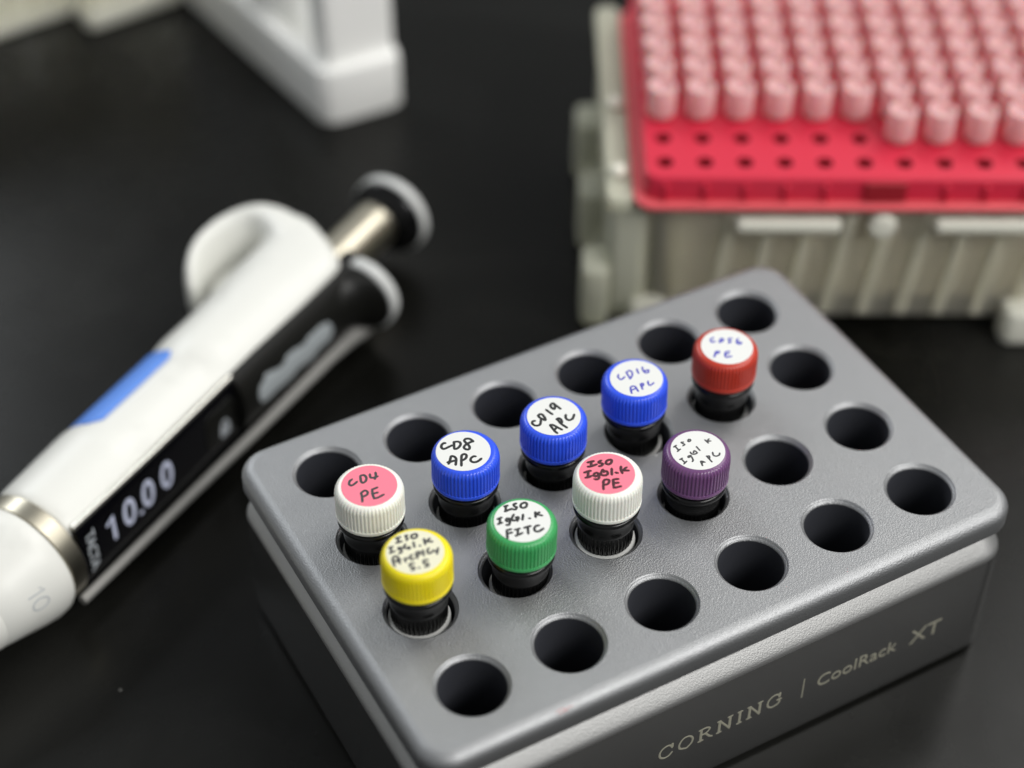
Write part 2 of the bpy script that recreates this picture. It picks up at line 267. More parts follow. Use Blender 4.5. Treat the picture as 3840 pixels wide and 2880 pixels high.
def specks(m, scale, thr, rare, col):
    nt = m.node_tree; b_ = nt.nodes['Principled BSDF']
    tc = nt.nodes.new('ShaderNodeTexCoord'); vo = nt.nodes.new('ShaderNodeTexVoronoi'); vo.inputs['Scale'].default_value = scale
    nt.links.new(tc.outputs['Object'], vo.inputs['Vector'])
    lt = nt.nodes.new('ShaderNodeMath'); lt.operation = 'LESS_THAN'; lt.inputs[1].default_value = thr
    nt.links.new(vo.outputs['Distance'], lt.inputs[0])
    sp = nt.nodes.new('ShaderNodeSeparateColor'); nt.links.new(vo.outputs['Color'], sp.inputs[0])
    g2 = nt.nodes.new('ShaderNodeMath'); g2.operation = 'GREATER_THAN'; g2.inputs[1].default_value = rare
    nt.links.new(sp.outputs[0], g2.inputs[0])
    mu = nt.nodes.new('ShaderNodeMath'); mu.operation = 'MULTIPLY'; nt.links.new(lt.outputs[0], mu.inputs[0]); nt.links.new(g2.outputs[0], mu.inputs[1])
    mx = nt.nodes.new('ShaderNodeMix'); mx.data_type = 'RGBA'; mx.inputs[7].default_value = (*col, 1)
    if b_.inputs['Base Color'].links: nt.links.new(b_.inputs['Base Color'].links[0].from_socket, mx.inputs[6])
    else: mx.inputs[6].default_value = b_.inputs['Base Color'].default_value
    nt.links.new(mu.outputs[0], mx.inputs[0]); nt.links.new(mx.outputs[2], b_.inputs['Base Color'])
specks(M['alu'], 330, .075, .965, (.85, .85, .84)); specks(M['black'], 900, .09, .97, (.25, .25, .24)); specks(M['pip_white'], 150, .05, .95, (.45, .45, .42))
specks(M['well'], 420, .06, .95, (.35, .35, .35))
# sparse dust and faint wipe haze on the bench
nt = M['table'].node_tree; b_ = nt.nodes['Principled BSDF']
tc = nt.nodes.new('ShaderNodeTexCoord'); vo = nt.nodes.new('ShaderNodeTexVoronoi'); vo.inputs['Scale'].default_value = 130
nt.links.new(tc.outputs['Object'], vo.inputs['Vector'])
lt = nt.nodes.new('ShaderNodeMath'); lt.operation = 'LESS_THAN'; lt.inputs[1].default_value = .035
nt.links.new(vo.outputs['Distance'], lt.inputs[0])
sp = nt.nodes.new('ShaderNodeSeparateColor'); nt.links.new(vo.outputs['Color'], sp.inputs[0])
g2 = nt.nodes.new('ShaderNodeMath'); g2.operation = 'GREATER_THAN'; g2.inputs[1].default_value = .93
nt.links.new(sp.outputs[0], g2.inputs[0])
mu = nt.nodes.new('ShaderNodeMath'); mu.operation = 'MULTIPLY'; nt.links.new(lt.outputs[0], mu.inputs[0]); nt.links.new(g2.outputs[0], mu.inputs[1])
nz = nt.nodes.new('ShaderNodeTexNoise'); nz.inputs['Scale'].default_value = 9; nz.inputs['Detail'].default_value = 5; nz.inputs['Distortion'].default_value = 1.2
nt.links.new(tc.outputs['Object'], nz.inputs['Vector'])
hz = nt.nodes.new('ShaderNodeMapRange'); hz.inputs['From Min'].default_value = .45; hz.inputs['From Max'].default_value = .75; hz.inputs['To Max'].default_value = .022
nt.links.new(nz.outputs['Fac'], hz.inputs['Value'])
ad = nt.nodes.new('ShaderNodeMath'); ad.operation = 'MULTIPLY_ADD'; ad.inputs[1].default_value = .30
nt.links.new(mu.outputs[0], ad.inputs[0]); nt.links.new(hz.outputs['Result'], ad.inputs[2])
mx = nt.nodes.new('ShaderNodeMix'); mx.data_type = 'RGBA'; mx.inputs[6].default_value = b_.inputs['Base Color'].default_value; mx.inputs[7].default_value = (.5, .5, .47, 1)
nt.links.new(ad.outputs[0], mx.inputs[0]); nt.links.new(mx.outputs[2], b_.inputs['Base Color'])

# ------------------------------------------------------------------ table
o = link_mesh('table', [(-900, -700, 0), (1100, -700, 0), (1100, 1300, 0), (-900, 1300, 0)], [(0, 1, 2, 3)], M['table'], smooth=0)
o['kind'] = 'structure'

# ------------------------------------------------------------------ the aluminium tube rack
PX, PY, H = 17.5, 17.61, 36.5
rack = thing('tube_rack', 'grey metal block of twenty-four round wells holding nine black vials', 'tube rack', (43.75, -26.4, 0))
RX, RY = -43.75, 26.4           # parent-local offset
X0, X1, Y0, Y1 = -13.3, 100.8, -64.4, 11.6
def outline(d, z, rc=5.6):
    return [(x + RX, y + RY, z) for x, y in rrect(X0 + d, X1 - d, Y0 + d, Y1 - d, max(rc - d, .4), 12)]
# upper slab: fillet, short side, under-edge
fr = 2.3; rings = []
for k in range(9):
    a = math.pi / 2 * k / 8; rings.append(outline(fr * (1 - math.sin(a)), H - fr * (1 - math.cos(a))))
for d, z in ((0, H - 4.4), (.12, H - 4.85), (.5, H - 5.15), (1.4, H - 5.3), (4.8, H - 5.35)): rings.append(outline(d, z))
V, F = grid(rings, True, False, False)
nouter = len(rings[0])
# top face with holes
bm = bmesh.new()
outer = [bm.verts.new(v) for v in V[:nouter]]
es = [bm.edges.new((outer[i], outer[(i + 1) % nouter])) for i in range(nouter)]
NH = 48; centres = [(c * PX, -r * PY) for r in range(4) for c in range(6)]
for cx, cy in centres:
    vs = [bm.verts.new((cx + RX + 6.25 * math.cos(2 * math.pi * i / NH), cy + RY + 6.25 * math.sin(2 * math.pi * i / NH), H)) for i in range(NH)]
    es += [bm.edges.new((vs[i], vs[(i + 1) % NH])) for i in range(NH)]
bmesh.ops.triangle_fill(bm, use_beauty=True, use_dissolve=False, edges=es, normal=(0, 0, 1))
bm.verts.index_update()
tv = [tuple(v.co) for v in bm.verts]; tf = [tuple(v.index for v in f.verts) for f in bm.faces]; bm.free()
top = (tv, tf)
cham = []
for cx, cy in centres:
    rr = [(6.25, 0), (6.17, -.05), (5.98, -.25), (5.95, -.31), (5.92, -.32), (5.62, -.66), (5.55, -.78), (5.55, -1.4)]
    cham.append(grid([[(cx + RX + r * math.cos(2 * math.pi * i / NH), cy + RY + r * math.sin(2 * math.pi * i / NH), H + z) for i in range(NH)] for r, z in rr]))
V, F = join((V, F), top, *cham)
slab = link_mesh('top_block', V, F, M['alu'], rack, smooth=0)
bm = bmesh.new(); bm.from_mesh(slab.data); bmesh.ops.remove_doubles(bm, verts=bm.verts[:], dist=1e-7); bm.to_mesh(slab.data); bm.free()
slab.data.update(); slab.data.polygons.foreach_set('use_smooth', [p.center.z < (H - .0005) * MM for p in slab.data.polygons])
slab.data.set_sharp_from_angle(angle=math.radians(50))
bm = bmesh.new(); bm.from_mesh(slab.data)
for e in bm.edges:
    zs = [v.co.z for v in e.verts]
    if min(zs) > (H - .0005) * MM and len(e.link_faces) == 2 and any(f.smooth for f in e.link_faces): e.smooth = False
bm.to_mesh(slab.data); bm.free()
for cx, cy in centres:
    prof = [(5.53, -.84), (5.53, -31), (5.0, -31.6), (.01, -31.6)]
    # a flat-bottomed liner
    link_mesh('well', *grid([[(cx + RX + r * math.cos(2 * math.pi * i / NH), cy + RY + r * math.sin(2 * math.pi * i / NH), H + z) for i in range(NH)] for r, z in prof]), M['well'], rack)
# lower body: groove, sloping ledge, lettered side
rings = []
for d, z in ((4.6, H - 5.36), (4.6, H - 6.2), (4.3, H - 6.7), (3.2, H - 7.7), (2.0, H - 8.85), (1.0, H - 9.9), (.5, H - 10.5), (.2, H - 10.95), (.05, H - 11.4), (0, H - 11.8),
             (0, 3.0), (.15, 1.2), (.7, .35), (1.6, .05), (2.4, .02)):
    rings.append(outline(d, z))
V, F = grid(rings, True, False, True)
nr_ = len(rings[0]); nl_ = 9
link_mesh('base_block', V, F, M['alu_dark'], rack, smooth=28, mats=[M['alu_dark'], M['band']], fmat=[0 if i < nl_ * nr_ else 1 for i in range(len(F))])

# printed lettering on the front side (plane y = Y0)
def serif(ch):
    L = {'C': [[(2.6, 2.5), (1.9, 3.1), (.9, 2.9), (.25, 1.9), (.4, .7), (1.2, .05), (2.1, .15), (2.7, .8)], [(2.65, 3.1), (2.65, 2.2)]],
         'O': [[(1.5, 0), (.4, .6), (.2, 1.8), (.9, 3.0), (2.0, 3.05), (2.8, 2.1), (2.7, .9), (1.9, .05), (1.5, 0)]],
         'R': [[(.5, 0), (.5, 3.1)], [(.1, 0), (.95, 0)], [(.1, 3.1), (1.5, 3.1), (2.2, 2.5), (1.6, 1.7), (.5, 1.55)], [(1.4, 1.6), (2.3, .3), (2.8, 0)]],
         'N': [[(.5, 0), (.5, 3.1)], [(.1, 0), (.9, 0)], [(.1, 3.1), (.6, 3.1)], [(.5, 3.1), (2.6, 0)], [(2.6, 0), (2.6, 3.1)], [(2.2, 3.1), (3.0, 3.1)]],
         'I': [[(.6, 0), (.6, 3.1)], [(.2, 0), (1.0, 0)], [(.2, 3.1), (1.0, 3.1)]],
         'G': [[(2.6, 2.5), (1.9, 3.1), (.9, 2.9), (.25, 1.9), (.4, .7), (1.2, .05), (2.1, .15), (2.7, .6), (2.7, 1.4)], [(2.2, 1.45), (3.0, 1.45)], [(2.6, 3.1), (2.6, 2.2)]]}
    return L[ch]
parts = []; x = 28.6
for ch, wd in (('C', 3.9), ('O', 4.0), ('R', 3.7), ('N', 4.0), ('I', 2.1), ('N', 4.0), ('G', 3.6)):
    for s in serif(ch):
        parts.append(xf(stroke([(px + x, py - 25.2) for px, py in s], .55 if len(s) == 2 and abs(s[0][0] - s[1][0]) < .01 else .42, 0, .05, smooth=len(s) > 3), lambda a, b, c: (a + RX, Y0 + RY - c, b + H)))
    x += wd
parts.append(xf(stroke([(57.9, -26.4), (57.9, -21.4)], .3, 0, .05), lambda a, b, c: (a + RX, Y0 + RY - c, b + H)))
parts.append(xf(text_vf('CoolRack', 4.3, .04), lambda a, b, c: (a + 69.3 + RX, Y0 + RY - c - .01, b - 24.2 + H)))
parts.append(xf(text_vf('XT', 5.2, .04), lambda a, b, c: (a + 84.3 + RX, Y0 + RY - c - .01, b - 24.4 + H)))
V, F = join(*parts)
link_mesh('lettering', V, F, M['gold_ink'], rack, smooth=0)
# small red pen mark on the front rounded edge
mk = [stroke([(a, b), (a + .9, b + .18), (a + 1.6, b + .05)], .10, 0, .02) for a, b in ((9.3, 0), (10.3, .25), (8.9, .5))]
V, F = join(*[xf(m_, lambda a, b, c: (a + RX, Y0 + RY + .55 + b * .7, H - .62 + b * .62 + c)) for m_ in mk])
link_mesh('pen_mark', V, F, mat('red_pen', (.5, .12, .12), .5), rack)

# ------------------------------------------------------------------ the nine vials
SPEC = {
 'cd4': ('white', 'pink_lbl', 'ink_grey', 'white-capped vial with pink sticker reading CD4 PE'),
 'cd8': ('blue', 'white_lbl', 'ink_black', 'blue-capped vial with white sticker reading CD8 APC'),
 'cd19': ('blue', 'white_lbl', 'ink_black', 'blue-capped vial with white sticker reading CD19 APC'),
 'cd16': ('blue', 'white_lbl', 'ink_blue', 'blue-capped vial with blue handwriting reading CD16 APC'),
 'red': ('red', 'white_lbl', 'ink_blue', 'red-capped vial with blue handwriting on its white sticker'),
 'yellow': ('yellow', 'cream_lbl', 'ink_grey', 'yellow-capped vial with cream sticker covered in four handwritten lines'),
 'green': ('green', 'white_lbl', 'ink_black', 'green-capped vial with handwritten sticker ending in FITC'),
 'pink': ('white', 'pink_lbl', 'ink_red', 'white-capped vial with pink sticker reading Iso PE, standing highest'),
 'purple': ('purple', 'white_lbl', 'ink_grey', 'purple-capped vial with rotated handwriting on its white sticker')}
random.seed(4)
OFF = dict(cd8=-.37, pink=-.18, purple=.12, red=.12, yellow=-.18, cd16=.25, cd4=.06, cd19=.02, green=0)
def vial(key):
    d = INK[key]; capc, lblm, inkm, label = SPEC[key]
    c, r = d['h']; hx, hy = c * PX, -r * PY; zt = H + d['z']; L = zt - 5.0
    ox, oy = OFF[key] * .873, OFF[key] * -.487
    dx, dy = d['dx'] - ox, d['dy'] - oy
    # the vial leans inside its well: base moves a little the other way
    sx, sy = max(-.3, min(.3, dx * .3)), max(-.3, min(.3, dy * .3))
    base = Vector((hx + sx, hy + sy, 5.0)); topc = Vector((hx + dx, hy + dy, zt))
    zax = (topc - base).normalized(); xax = Vector((1, 0, 0)); yax = zax.cross(xax).normalized(); xax = yax.cross(zax)
    m = Matrix(((xax.x, yax.x, zax.x, base.x * MM), (xax.y, yax.y, zax.y, base.y * MM), (xax.z, yax.z, zax.z, base.z * MM), (0, 0, 0, 1)))
    t = thing('vial', label, 'vial', group='vials standing in the metal rack', mtx=m)
    Lh = (topc - base).length
    n = 56 * 6
    rot = random.random() * .1
    prof = [(4.3, -5.9), (5.45, -6.12), (5.68, -6.1), (5.76, -5.9), (5.77, -5.45), (5.74, -5.38), (5.64, -5.33, .085), (5.655, -5.1, .095), (5.655, -1.5, .095), (5.64, -1.15, .09), (5.57, -.82, .08),
            (5.44, -.52, .06), (5.25, -.27, .035), (5.02, -.1, .01), (4.8, -.02), (4.55, 0.0), (2.0, 0.0), (.02, 0.0)]
    V, F = lathe([(p[0], p[1] + Lh, *p[2:]) for p in prof], n, 56)
    link_mesh('cap', V, F, M['cap_' + capc], t, smooth=40)
    V, F = lathe([(4.55, Lh + .004), (4.58, Lh + .03), (4.55, Lh + .055), (.02, Lh + .055)], 72, cap0=False)
    V = [(x + ox, y + oy, z) for x, y, z in V]
    st = link_mesh('sticker', V, F, M[lblm], t, smooth=30)
    V, F = join(*[stroke([(px + ox, py + oy) for px, py in s], d['w'] * 1.15, Lh + .06) for s in d['t']])
    link_mesh('handwriting', V, F, M[inkm], st, smooth=60)
    body = [(4.55, -6.0), (4.75, -6.75), (5.25, -6.9), (5.5, -7.15), (5.58, -7.5), (5.5, -7.85), (5.2, -8.05), (4.7, -8.3), (4.55, -8.9), (4.6, -10.4), (4.72, -10.6), (4.75, -11.1),
            (4.72, -11.3, .0), (4.62, -11.5, .09), (4.62, -14.8, .09), (4.5, -15.0), (4.5, -15.3)]
    V, F = lathe([(p[0], p[1] + Lh, *p[2:]) for p in body], 40 * 6, 40)
    link_mesh('neck', V, F, M['black'], t, smooth=35)
    prof = [(4.4, Lh - 15.1), (5.08, Lh - 15.25), (5.16, Lh - 15.5), (5.16, 2.0), (4.4, .3), (1.0, 0)]
    V, F = lathe(prof, 64)
    link_mesh('paper_wrap', V, F, M['paper'], t, smooth=35)
    return t
for k in SPEC: vial(k)

# ------------------------------------------------------------------ the electronic pipette
AV = 12.7                                                   # axis height
pA = Vector(PIP_P0); ax = Vector(PIP_AX)
mtx = Matrix(((ax.x, -ax.y, 0, pA.x * MM), (ax.y, ax.x, 0, pA.y * MM), (0, 0, 1, 0), (0, 0, 0, 1)))
pip = thing('pipette', 'white and black pipette lying on its side, display reading 10.00', 'pipette', mtx=mtx)
Lp = lambda a, u, v: (a, -u, v + AV)
def sect(a, R, uflat, slant=0., pw=2., k=1., n=64):
    ring = []
    for i in range(n):
        th = 2 * math.pi * i / n; c_, s_ = math.cos(th), math.sin(th)
        u = R * math.copysign(abs(c_) ** (2 / pw), c_) * k; v = R * math.copysign(abs(s_) ** (2 / pw), s_) * k
        u = min(u, uflat)
        ring.append(Lp(a - slant * u, u, v))
    return ring
rings = [sect(-.8, 10.6, 8.3), sect(1, 11.2, 8.4), sect(12, 11.5, 8.5), sect(18, 11.65, 8.5), sect(21.5, 11.2, 8.5), sect(32, 11.1, 8.5), sect(44.5, 11.15, 8.6), sect(48.5, 11.75, 8.7), sect(56, 11.7, 8.8), sect(68, 12.0, 9.0, .1, 2.1), sect(80, 11.8, 9.0, .25, 2.6), sect(86.5, 11.6, 9.0, .46, 2.9), sect(89.6, 11.1, 8.8, .52, 2.8), sect(91.4, 9.2, 8.0, .54, 2.6)]
body = grid(rings, True, True, True)
hp = [(85, -2, 0), (88.5, -7, 0), (90.2, -11.5, 0), (90.0, -15.5, 0), (87.4, -18.7, 0), (82.5, -21.0, 0), (77.0, -21.5, 0), (72.8, -20.5, 0), (70.0, -19.0, 0), (68.4, -17.9, 0)]
# densify
hp2 = catmull([(p[0], p[1]) for p in hp], 4)
ws = [22.5, 22.8, 22.5, 22, 21.2, 20, 18.5, 16, 12.5, 7]; ts = [12, 11, 9.0, 7.0, 5.0, 3.9, 3.3, 3.0, 2.6, 1.6]
def interp(arr, x):
    i = min(int(x), len(arr) - 2); return arr[i] + (arr[i + 1] - arr[i]) * (x - i)
wl = [interp(ws, i / 4) for i in range(len(hp2))]; tl = [interp(ts, i / 4) for i in range(len(hp2))]
hook = sweep([Lp(p.x, p.y, 0) for p in hp2], wl, tl, (0, 0, 1), 28, 3.2)
web = sweep([Lp(89, -11, -5), Lp(83, -14.5, -5), Lp(77, -15.2, -5), Lp(72.5, -14.2, -5), Lp(69, -12.5, -5)], [9, 10, 10, 9, 6], [9, 8.5, 8, 6.5, 4], (0, 0, 1), 24, 2.6)
shell = link_mesh('handle', *join(body, hook, web), M['pip_white'], pip)
remesh(shell, .45, 24)
# black display side
def panel(a0, a1, fn, na, nv=16, vh0=7.9, vh1=7.9, depth=2.0, rnd=.5):
    rings = []
    for i in range(na + 1):
        t = i / na; a = a0 + (a1 - a0) * t; vh = vh0 + (vh1 - vh0) * t; ring = []
        for j in range(nv + 1):
            v = -vh + 2 * vh * j / nv; e = min(1, (vh - abs(v)) / rnd) if rnd else 1
            ring.append(Lp(a, fn(v, t) - .35 * (1 - e), v))
        ring.append(Lp(a, 6.5, vh)); ring.append(Lp(a, 6.5, -vh)); rings.append(ring)
    return grid(rings, True, True, True)
link_mesh('display_window', *panel(.2, 46.5, lambda v, t: 9.7 + .15 * (1 - (v / 8) ** 2), 8, vh0=7.2, vh1=7.7), M['screen'], pip, smooth=30)
V, F = panel(47.0, 90.5, lambda v, t: math.sqrt(max(12.3 ** 2 - v * v, 0)) - .15 + t * .8, 12, vh0=7.9, vh1=8.3)
link_mesh('upper_cover', V, F, M['black_matte'], pip, smooth=30)
for s in (1,):
    V, F = sweep([Lp(.3, 8.55, 7.55 * s), Lp(23, 9.0, 7.75 * s), Lp(46.6, 9.1, 8.1 * s)], [1.3] * 3, [1.3] * 3, (0, 0, 1), 12), None
    link_mesh('chrome_trim', *V, M['trim'], pip)
# grey ejector arm
arm = [Lp(a, u, v) for a, u, v in ((-2.6, 10.6, -7.9), (20, 10.8, -8.3), (50, 11.2, -8.6), (76, 11.4, -8.6), (83, 11.6, -8.6), (87, 11.9, -8.6), (89.5, 12.1, -8.6))]
link_mesh('ejector_arm', *sweep(arm, [1.9, 2.0, 2.1, 2.3, 3.2, 4.2, 4.0], [1.8, 1.9, 2.0, 2.2, 3.0, 3.8, 3.4], (0, 0, 1), 16, 2), M['pip_grey'], pip)
# ejector thumb piece: black flare with pale plate
def ring_c(a, cu, cv, ru, rv, n=40): return [Lp(a, cu + ru * math.cos(2 * math.pi * i / n), cv + rv * math.sin(2 * math.pi * i / n)) for i in range(n)]
link_mesh('ejector_body', *grid([ring_c(76, 5, 0, 7.2, 8), ring_c(82.6, 6.6, 0, 7.2, 8), ring_c(84.8, 8.8, 0, 7.2, 7.8), ring_c(86.6, 11.5, 0, 7.9, 7.8), ring_c(87.2, 11.6, 0, 7.9, 7.8)], True, True, True), M['black_matte'], pip)
link_mesh('ejector_plate', *grid([ring_c(87.2, 11.8, 0, 8.0, 7.9), ring_c(87.5, 11.8, 0, 8.35, 8.3), ring_c(89.1, 11.7, 0, 8.35, 8.3), ring_c(90.0, 11.5, 0, 8.3, 8.1), ring_c(90.6, 11.2, 0, 6, 6), ring_c(90.8, 11.2, 0, 2, 2)], True, True, True), M['pip_cap'], pip)
# plunger
link_mesh('plunger_rod', *grid([ring_c(a, 1, 0, 5.2, 5.2) for a in (86, 112.5)], True, True, True), M['chrome'], pip, smooth=40)
bt = link_mesh('plunger_button', *grid([ring_c(a, 1.9, 0, r, r) for a, r in ((109.6, 5.4), (110.4, 6.6), (111.6, 8.4), (112.6, 8.8), (113.0, 8.7))], True, True, True), M['black'], pip)
link_mesh('button_cap', *grid([ring_c(a, 1.9, 0, r, r) for a, r in ((113.0, 8.9), (113.3, 9.2), (115.0, 9.2), (115.8, 8.6), (116.4, 6.6), (116.7, 4), (116.9, 1))], True, True, True), M['pip_cap'], bt)
# lower end: steel ring, white collar cone, shaft
link_mesh('steel_ring', *grid([ring_c(a, .2, 0, r, r, 72) for a, r in ((-4.6, 10.9), (-4.4, 11.55), (-1.0, 11.55), (-.6, 11.1), (-.5, 9))], True, True, True), M['chrome'], pip, smooth=40)
cone = link_mesh('tip_cone', *grid([ring_c(a, .2, 0, r, r, 72) for a, r in ((-4.7, 11.3), (-5.0, 11.9), (-5.8, 12.25), (-8, 12.2), (-11, 11.5), (-15, 10.3), (-19.2, 9.1), (-19.4, 8.9), (-19.6, 8.9), (-19.7, 9.0), (-28, 7.2), (-45, 5.6), (-70, 4.6), (-100, 3.6))], True, True, True), M['pip_white'], pip, smooth=40)
# markings
def on_face(vf, a0, v0, u0, rot=0):
    c, s = math.cos(rot), math.sin(rot)
    return [Lp(a0 + x * c - y * s, u0 + z, v0 + x * s + y * c) for x, y, z in vf[0]], vf[1]
dg = []
for ch, a in (('0', 13.6), ('0', 19.1), ('0', 24.7)): dg.append(on_face(xf(text_vf(ch, 9.2, .03, bold=.10), lambda x, y, z: (x * .80, y, z)), a, .3, 9.88))
dg.append(on_face(join(stroke([(-1.3, 1.7), (.2, 2.8), (.2, -2.9)], .85, 0, .05, smooth=False)), 8.9, .7, 9.88))
dg.append(on_face(box(-.45, .45, -.45, .45, -.03, .03, .02), 16.6, -2.3, 9.88))
link_mesh('digits', *join(*dg), M['digit'], pip, smooth=0)
link_mesh('name_print', *on_face(text_vf('TACTA', 3.2, .03, bold=.05, space=.92), 2.9, .2, 9.88, -math.pi / 2), M['print_grey'], pip, smooth=0)
bx = box(-4.6, 4.6, -4.4, 4.4, 0, .25, .12, 1.5)
key = link_mesh('key_button', *on_face(bx, 41.4, .2, 9.75), M['black_matte'], pip)
lk = [stroke([(-1.2, -1.2), (1.2, -1.2), (1.2, .6), (-1.2, .6), (-1.2, -1.2)], .7, 0, .04, smooth=False), stroke([(-.8, .6), (-.8, 1.6), (0, 2.1), (.8, 1.6), (.8, .6)], .5, 0, .04), stroke([(-.8, -.3), (.8, -.3)], .8, 0, .04)]
link_mesh('lock_symbol', *on_face(join(*lk), 42.5, -2.0, 10.02), M['print_grey'], key)
# grey scribble added over the maker's name, upper cover: follows the curved face
rnd = random.Random(7); blobs = []
for i in range(13):
    a = 53.0 + i * 1.72; v = .5 + .35 * math.sin(i * 1.3); rv = (2.6, 3.1, 2.7, 2.5)[i % 4] * (1.0 if i not in (0, 12) else .95); nn = 18
    zoff = .10 + .012 * i
    ring = []
    for j in range(nn):
        th = 2 * math.pi * j / nn; va = v + rv * math.sin(th); aa = a + 1.9 * math.cos(th)
        ring.append((aa, va))
    def P(aa, va, e): 
        t = (aa - 47) / 43.5; return Lp(aa, math.sqrt(12.3 ** 2 - va * va) - .15 + t * .8 + e, va)
    mid = [((aa + a) / 2, (va + v) / 2) for aa, va in ring]
    Vv = [P(aa, va, -.05) for aa, va in ring] + [P(aa * .96 + a * .04, va * .96 + v * .04, zoff) for aa, va in ring] + [P(aa, va, zoff) for aa, va in mid] + [P(a, v, zoff)]
    Ff = []
    for q in range(2):
        for j in range(nn): k2 = (j + 1) % nn; Ff.append((q * nn + j, q * nn + k2, (q + 1) * nn + k2, (q + 1) * nn + j))
    for j in range(nn): Ff.append((2 * nn + j, 2 * nn + (j + 1) % nn, 3 * nn))
    blobs.append((Vv, Ff))
link_mesh('logo_scribble', *join(*blobs), M['smudge'], pip)
# volume mark on the cone (wrapped)
def wrap(vf, a0, th0, Rf):
    out = []
    for x, y, z in vf[0]:
        a = a0 + y; Rr = Rf(a) + z; th = th0 - x / Rf(a); out.append(Lp(a, .2 + Rr * math.cos(th), Rr * math.sin(th)))
    return out, vf[1]
conR = lambda a: 12.2 if a > -8 else (12.2 - (-8 - a) * .233 if a > -11 else 11.5 - (-11 - a) * .3)
ten = [stroke([(-1.9, .9), (-1.1, 1.6), (-1.1, -1.6)], .26, .02, .03, smooth=False), stroke([(1.2 + 1.15 * math.cos(t_ * math.pi / 6), 1.55 * math.sin(t_ * math.pi / 6)) for t_ in range(13)], .26, .02, .03)]
link_mesh('volume_mark', *wrap(join(*ten), -12.4, math.radians(14), conR), M['print_grey'], cone)
# blue tape on the finger-hook side
rings = []
for i in range(13):
    a = 20.5 + 24 * i / 12
    lo, hi = 100, 140
    e = 0
    if i == 0: lo, hi = 112, 138
    if i == 12: lo, hi = 106, 140
    ring = []
    for j in range(13):
        th = math.radians(lo + (hi - lo) * j / 12); Rr = 11.34
        ring.append(Lp(a + (j / 12) * -1.0, Rr * math.cos(th), Rr * math.sin(th)))
    rings.append(ring)
V, F = grid(rings, False)
tp = link_mesh('blue_tape', V, F, M['sticker_blue'], pip)
md = tp.modifiers.new('s', 'SOLIDIFY'); md.thickness = .15 * MM; md.offset = 1

# ------------------------------------------------------------------ pipette-tip box, right rear
E1 = Vector((.87361, -.48662, 0)); E2 = Vector((.48662, .87361, 0))
ang = math.atan2(E1.y, E1.x)
bx_o = E1 * 107 + E2 * 111
tb = thing('tip_box', 'clear ribbed box with a bright red top tray, behind the rack', 'pipette tip box', (bx_o.x, bx_o.y, 0), ang)
B = lambda r, f, z: (r - 107, f - 111, z)
Rl, Rr_, Ff_, Fb = 57.0, 159.0, 76.0, 148.0
# body: four thin walls, slightly tapering, raised on corner feet
def wall_loop(d, z): return [(x - 107, y - 111, z) for x, y in rrect(Rl + d, Rr_ - d, Ff_ + d, Fb - d, 4, 5)]
rings = [wall_loop(3.2, 4), wall_loop(1.6, 33), wall_loop(.4, 33.4), wall_loop(.4, 35), wall_loop(2.6, 35), wall_loop(3.0, 33), wall_loop(4.6, 5)]
V, F = grid(rings, True, True, True)
link_mesh('box_body', V, F, M['clear'], tb, smooth=35)
# inner rack with dark shafts seen through the wall
inn = []
for i in range(13):
    x = 58.9 + 8.1 * i
    inn.append(box(x - 107 - 1.0, x - 107 + 1.0, 79.2 - 111, 80.2 - 111, 6, 32, .3))
link_mesh('inner_ribs', *join(*inn), M['frost'], tb)
link_mesh('inner_rack', *box(Rl + 7 - 107, Rr_ - 7 - 107, 83 - 111, Fb - 7 - 111, 6, 31, 1, 4), M['inner'], tb)
# outer vertical ribs on the front face
for i, x in enumerate([77.2 + 8.1 * i for i in range(9)]):
    V, F = xf(box(-.8, .8, -.7, .7, 5, 32.5, .3), lambda a, b, c, x=x: (x - 107 + a * 1.5 - (32.5 - c) * .10, Ff_ + 2.9 - (c - 5) * .05 - 111 + b * .6 - .2, c))
    link_mesh('side_rib', V, F, M['frost'], tb)
for (cx, cy) in ((140.5, 76.5), (61, 76.5), (61, 146), (155, 146)):
    link_mesh('foot', *box(cx - 4 - 107, cx + 4 - 107, cy - 3.0 - 111, cy + 4 - 111, 0, 9, 1.4, 2.5), M['cream'], tb)
# side flange and grip tabs on the left
link_mesh('side_flange', *box(51.0 - 107, 56.6 - 107, 77 - 111, 150 - 111, 32.9, 36.5, 1, 2), M['milky'], tb)
link_mesh('side_panel', *box(52.3 - 107, 60.4 - 107, 79 - 111, 148 - 111, 3, 32.8, 1, 2), M['milky'], tb)
for f in (82, 108, 134):
    link_mesh('grip_tab', *box(46.8 - 107, 52.6 - 107, f - 5 - 111, f + 5 - 111, 2, 17, 1.2, 2), M['milky'], tb)
for f in (85.5, 109.5):  # small pale knobs added in place of specular glints on the flange
    link_mesh('glint_knob', *xf(lathe([(.1, 0), (1.6, .2), (1.9, .9), (1.3, 1.8), (.1, 2.1)], 20), lambda a, b, c, f=f: (a + 53.8 - 107, b + f - 111, c + 36.6)), M['cream'], tb)
# front latches (pale highlights under the tray rim)
for a, b in ((77.5, 99), (118, 140)):
    link_mesh('front_latch', *box(a - 107, b - 107, 73.6 - 111, 76.6 - 111, 30.2, 33.2, 1.0, 1.2), M['cream'], tb)
link_mesh('latch_button', *xf(lathe([(.1, 0), (2.6, .3), (3.0, 1.2), (2.4, 2.2), (.1, 2.6)], 24), lambda a, b, c: (a + 107.5 - 107, 76.6 - c - 111, b + 31.2)), M['cream'], tb)
# red tray
tray = thing('tip_tray', 'bright red perforated tray of tips on the clear box', 'tip tray', (bx_o.x, bx_o.y, 35.2), ang)
TZ = 42 - 35.2
link_mesh('tray_rim', *box(56.6 - 107, 159.4 - 107, 74.6 - 111, 148.4 - 111, 0, 1.5, .6, 4), M['rim_pink'], tray)
V, F = [], []
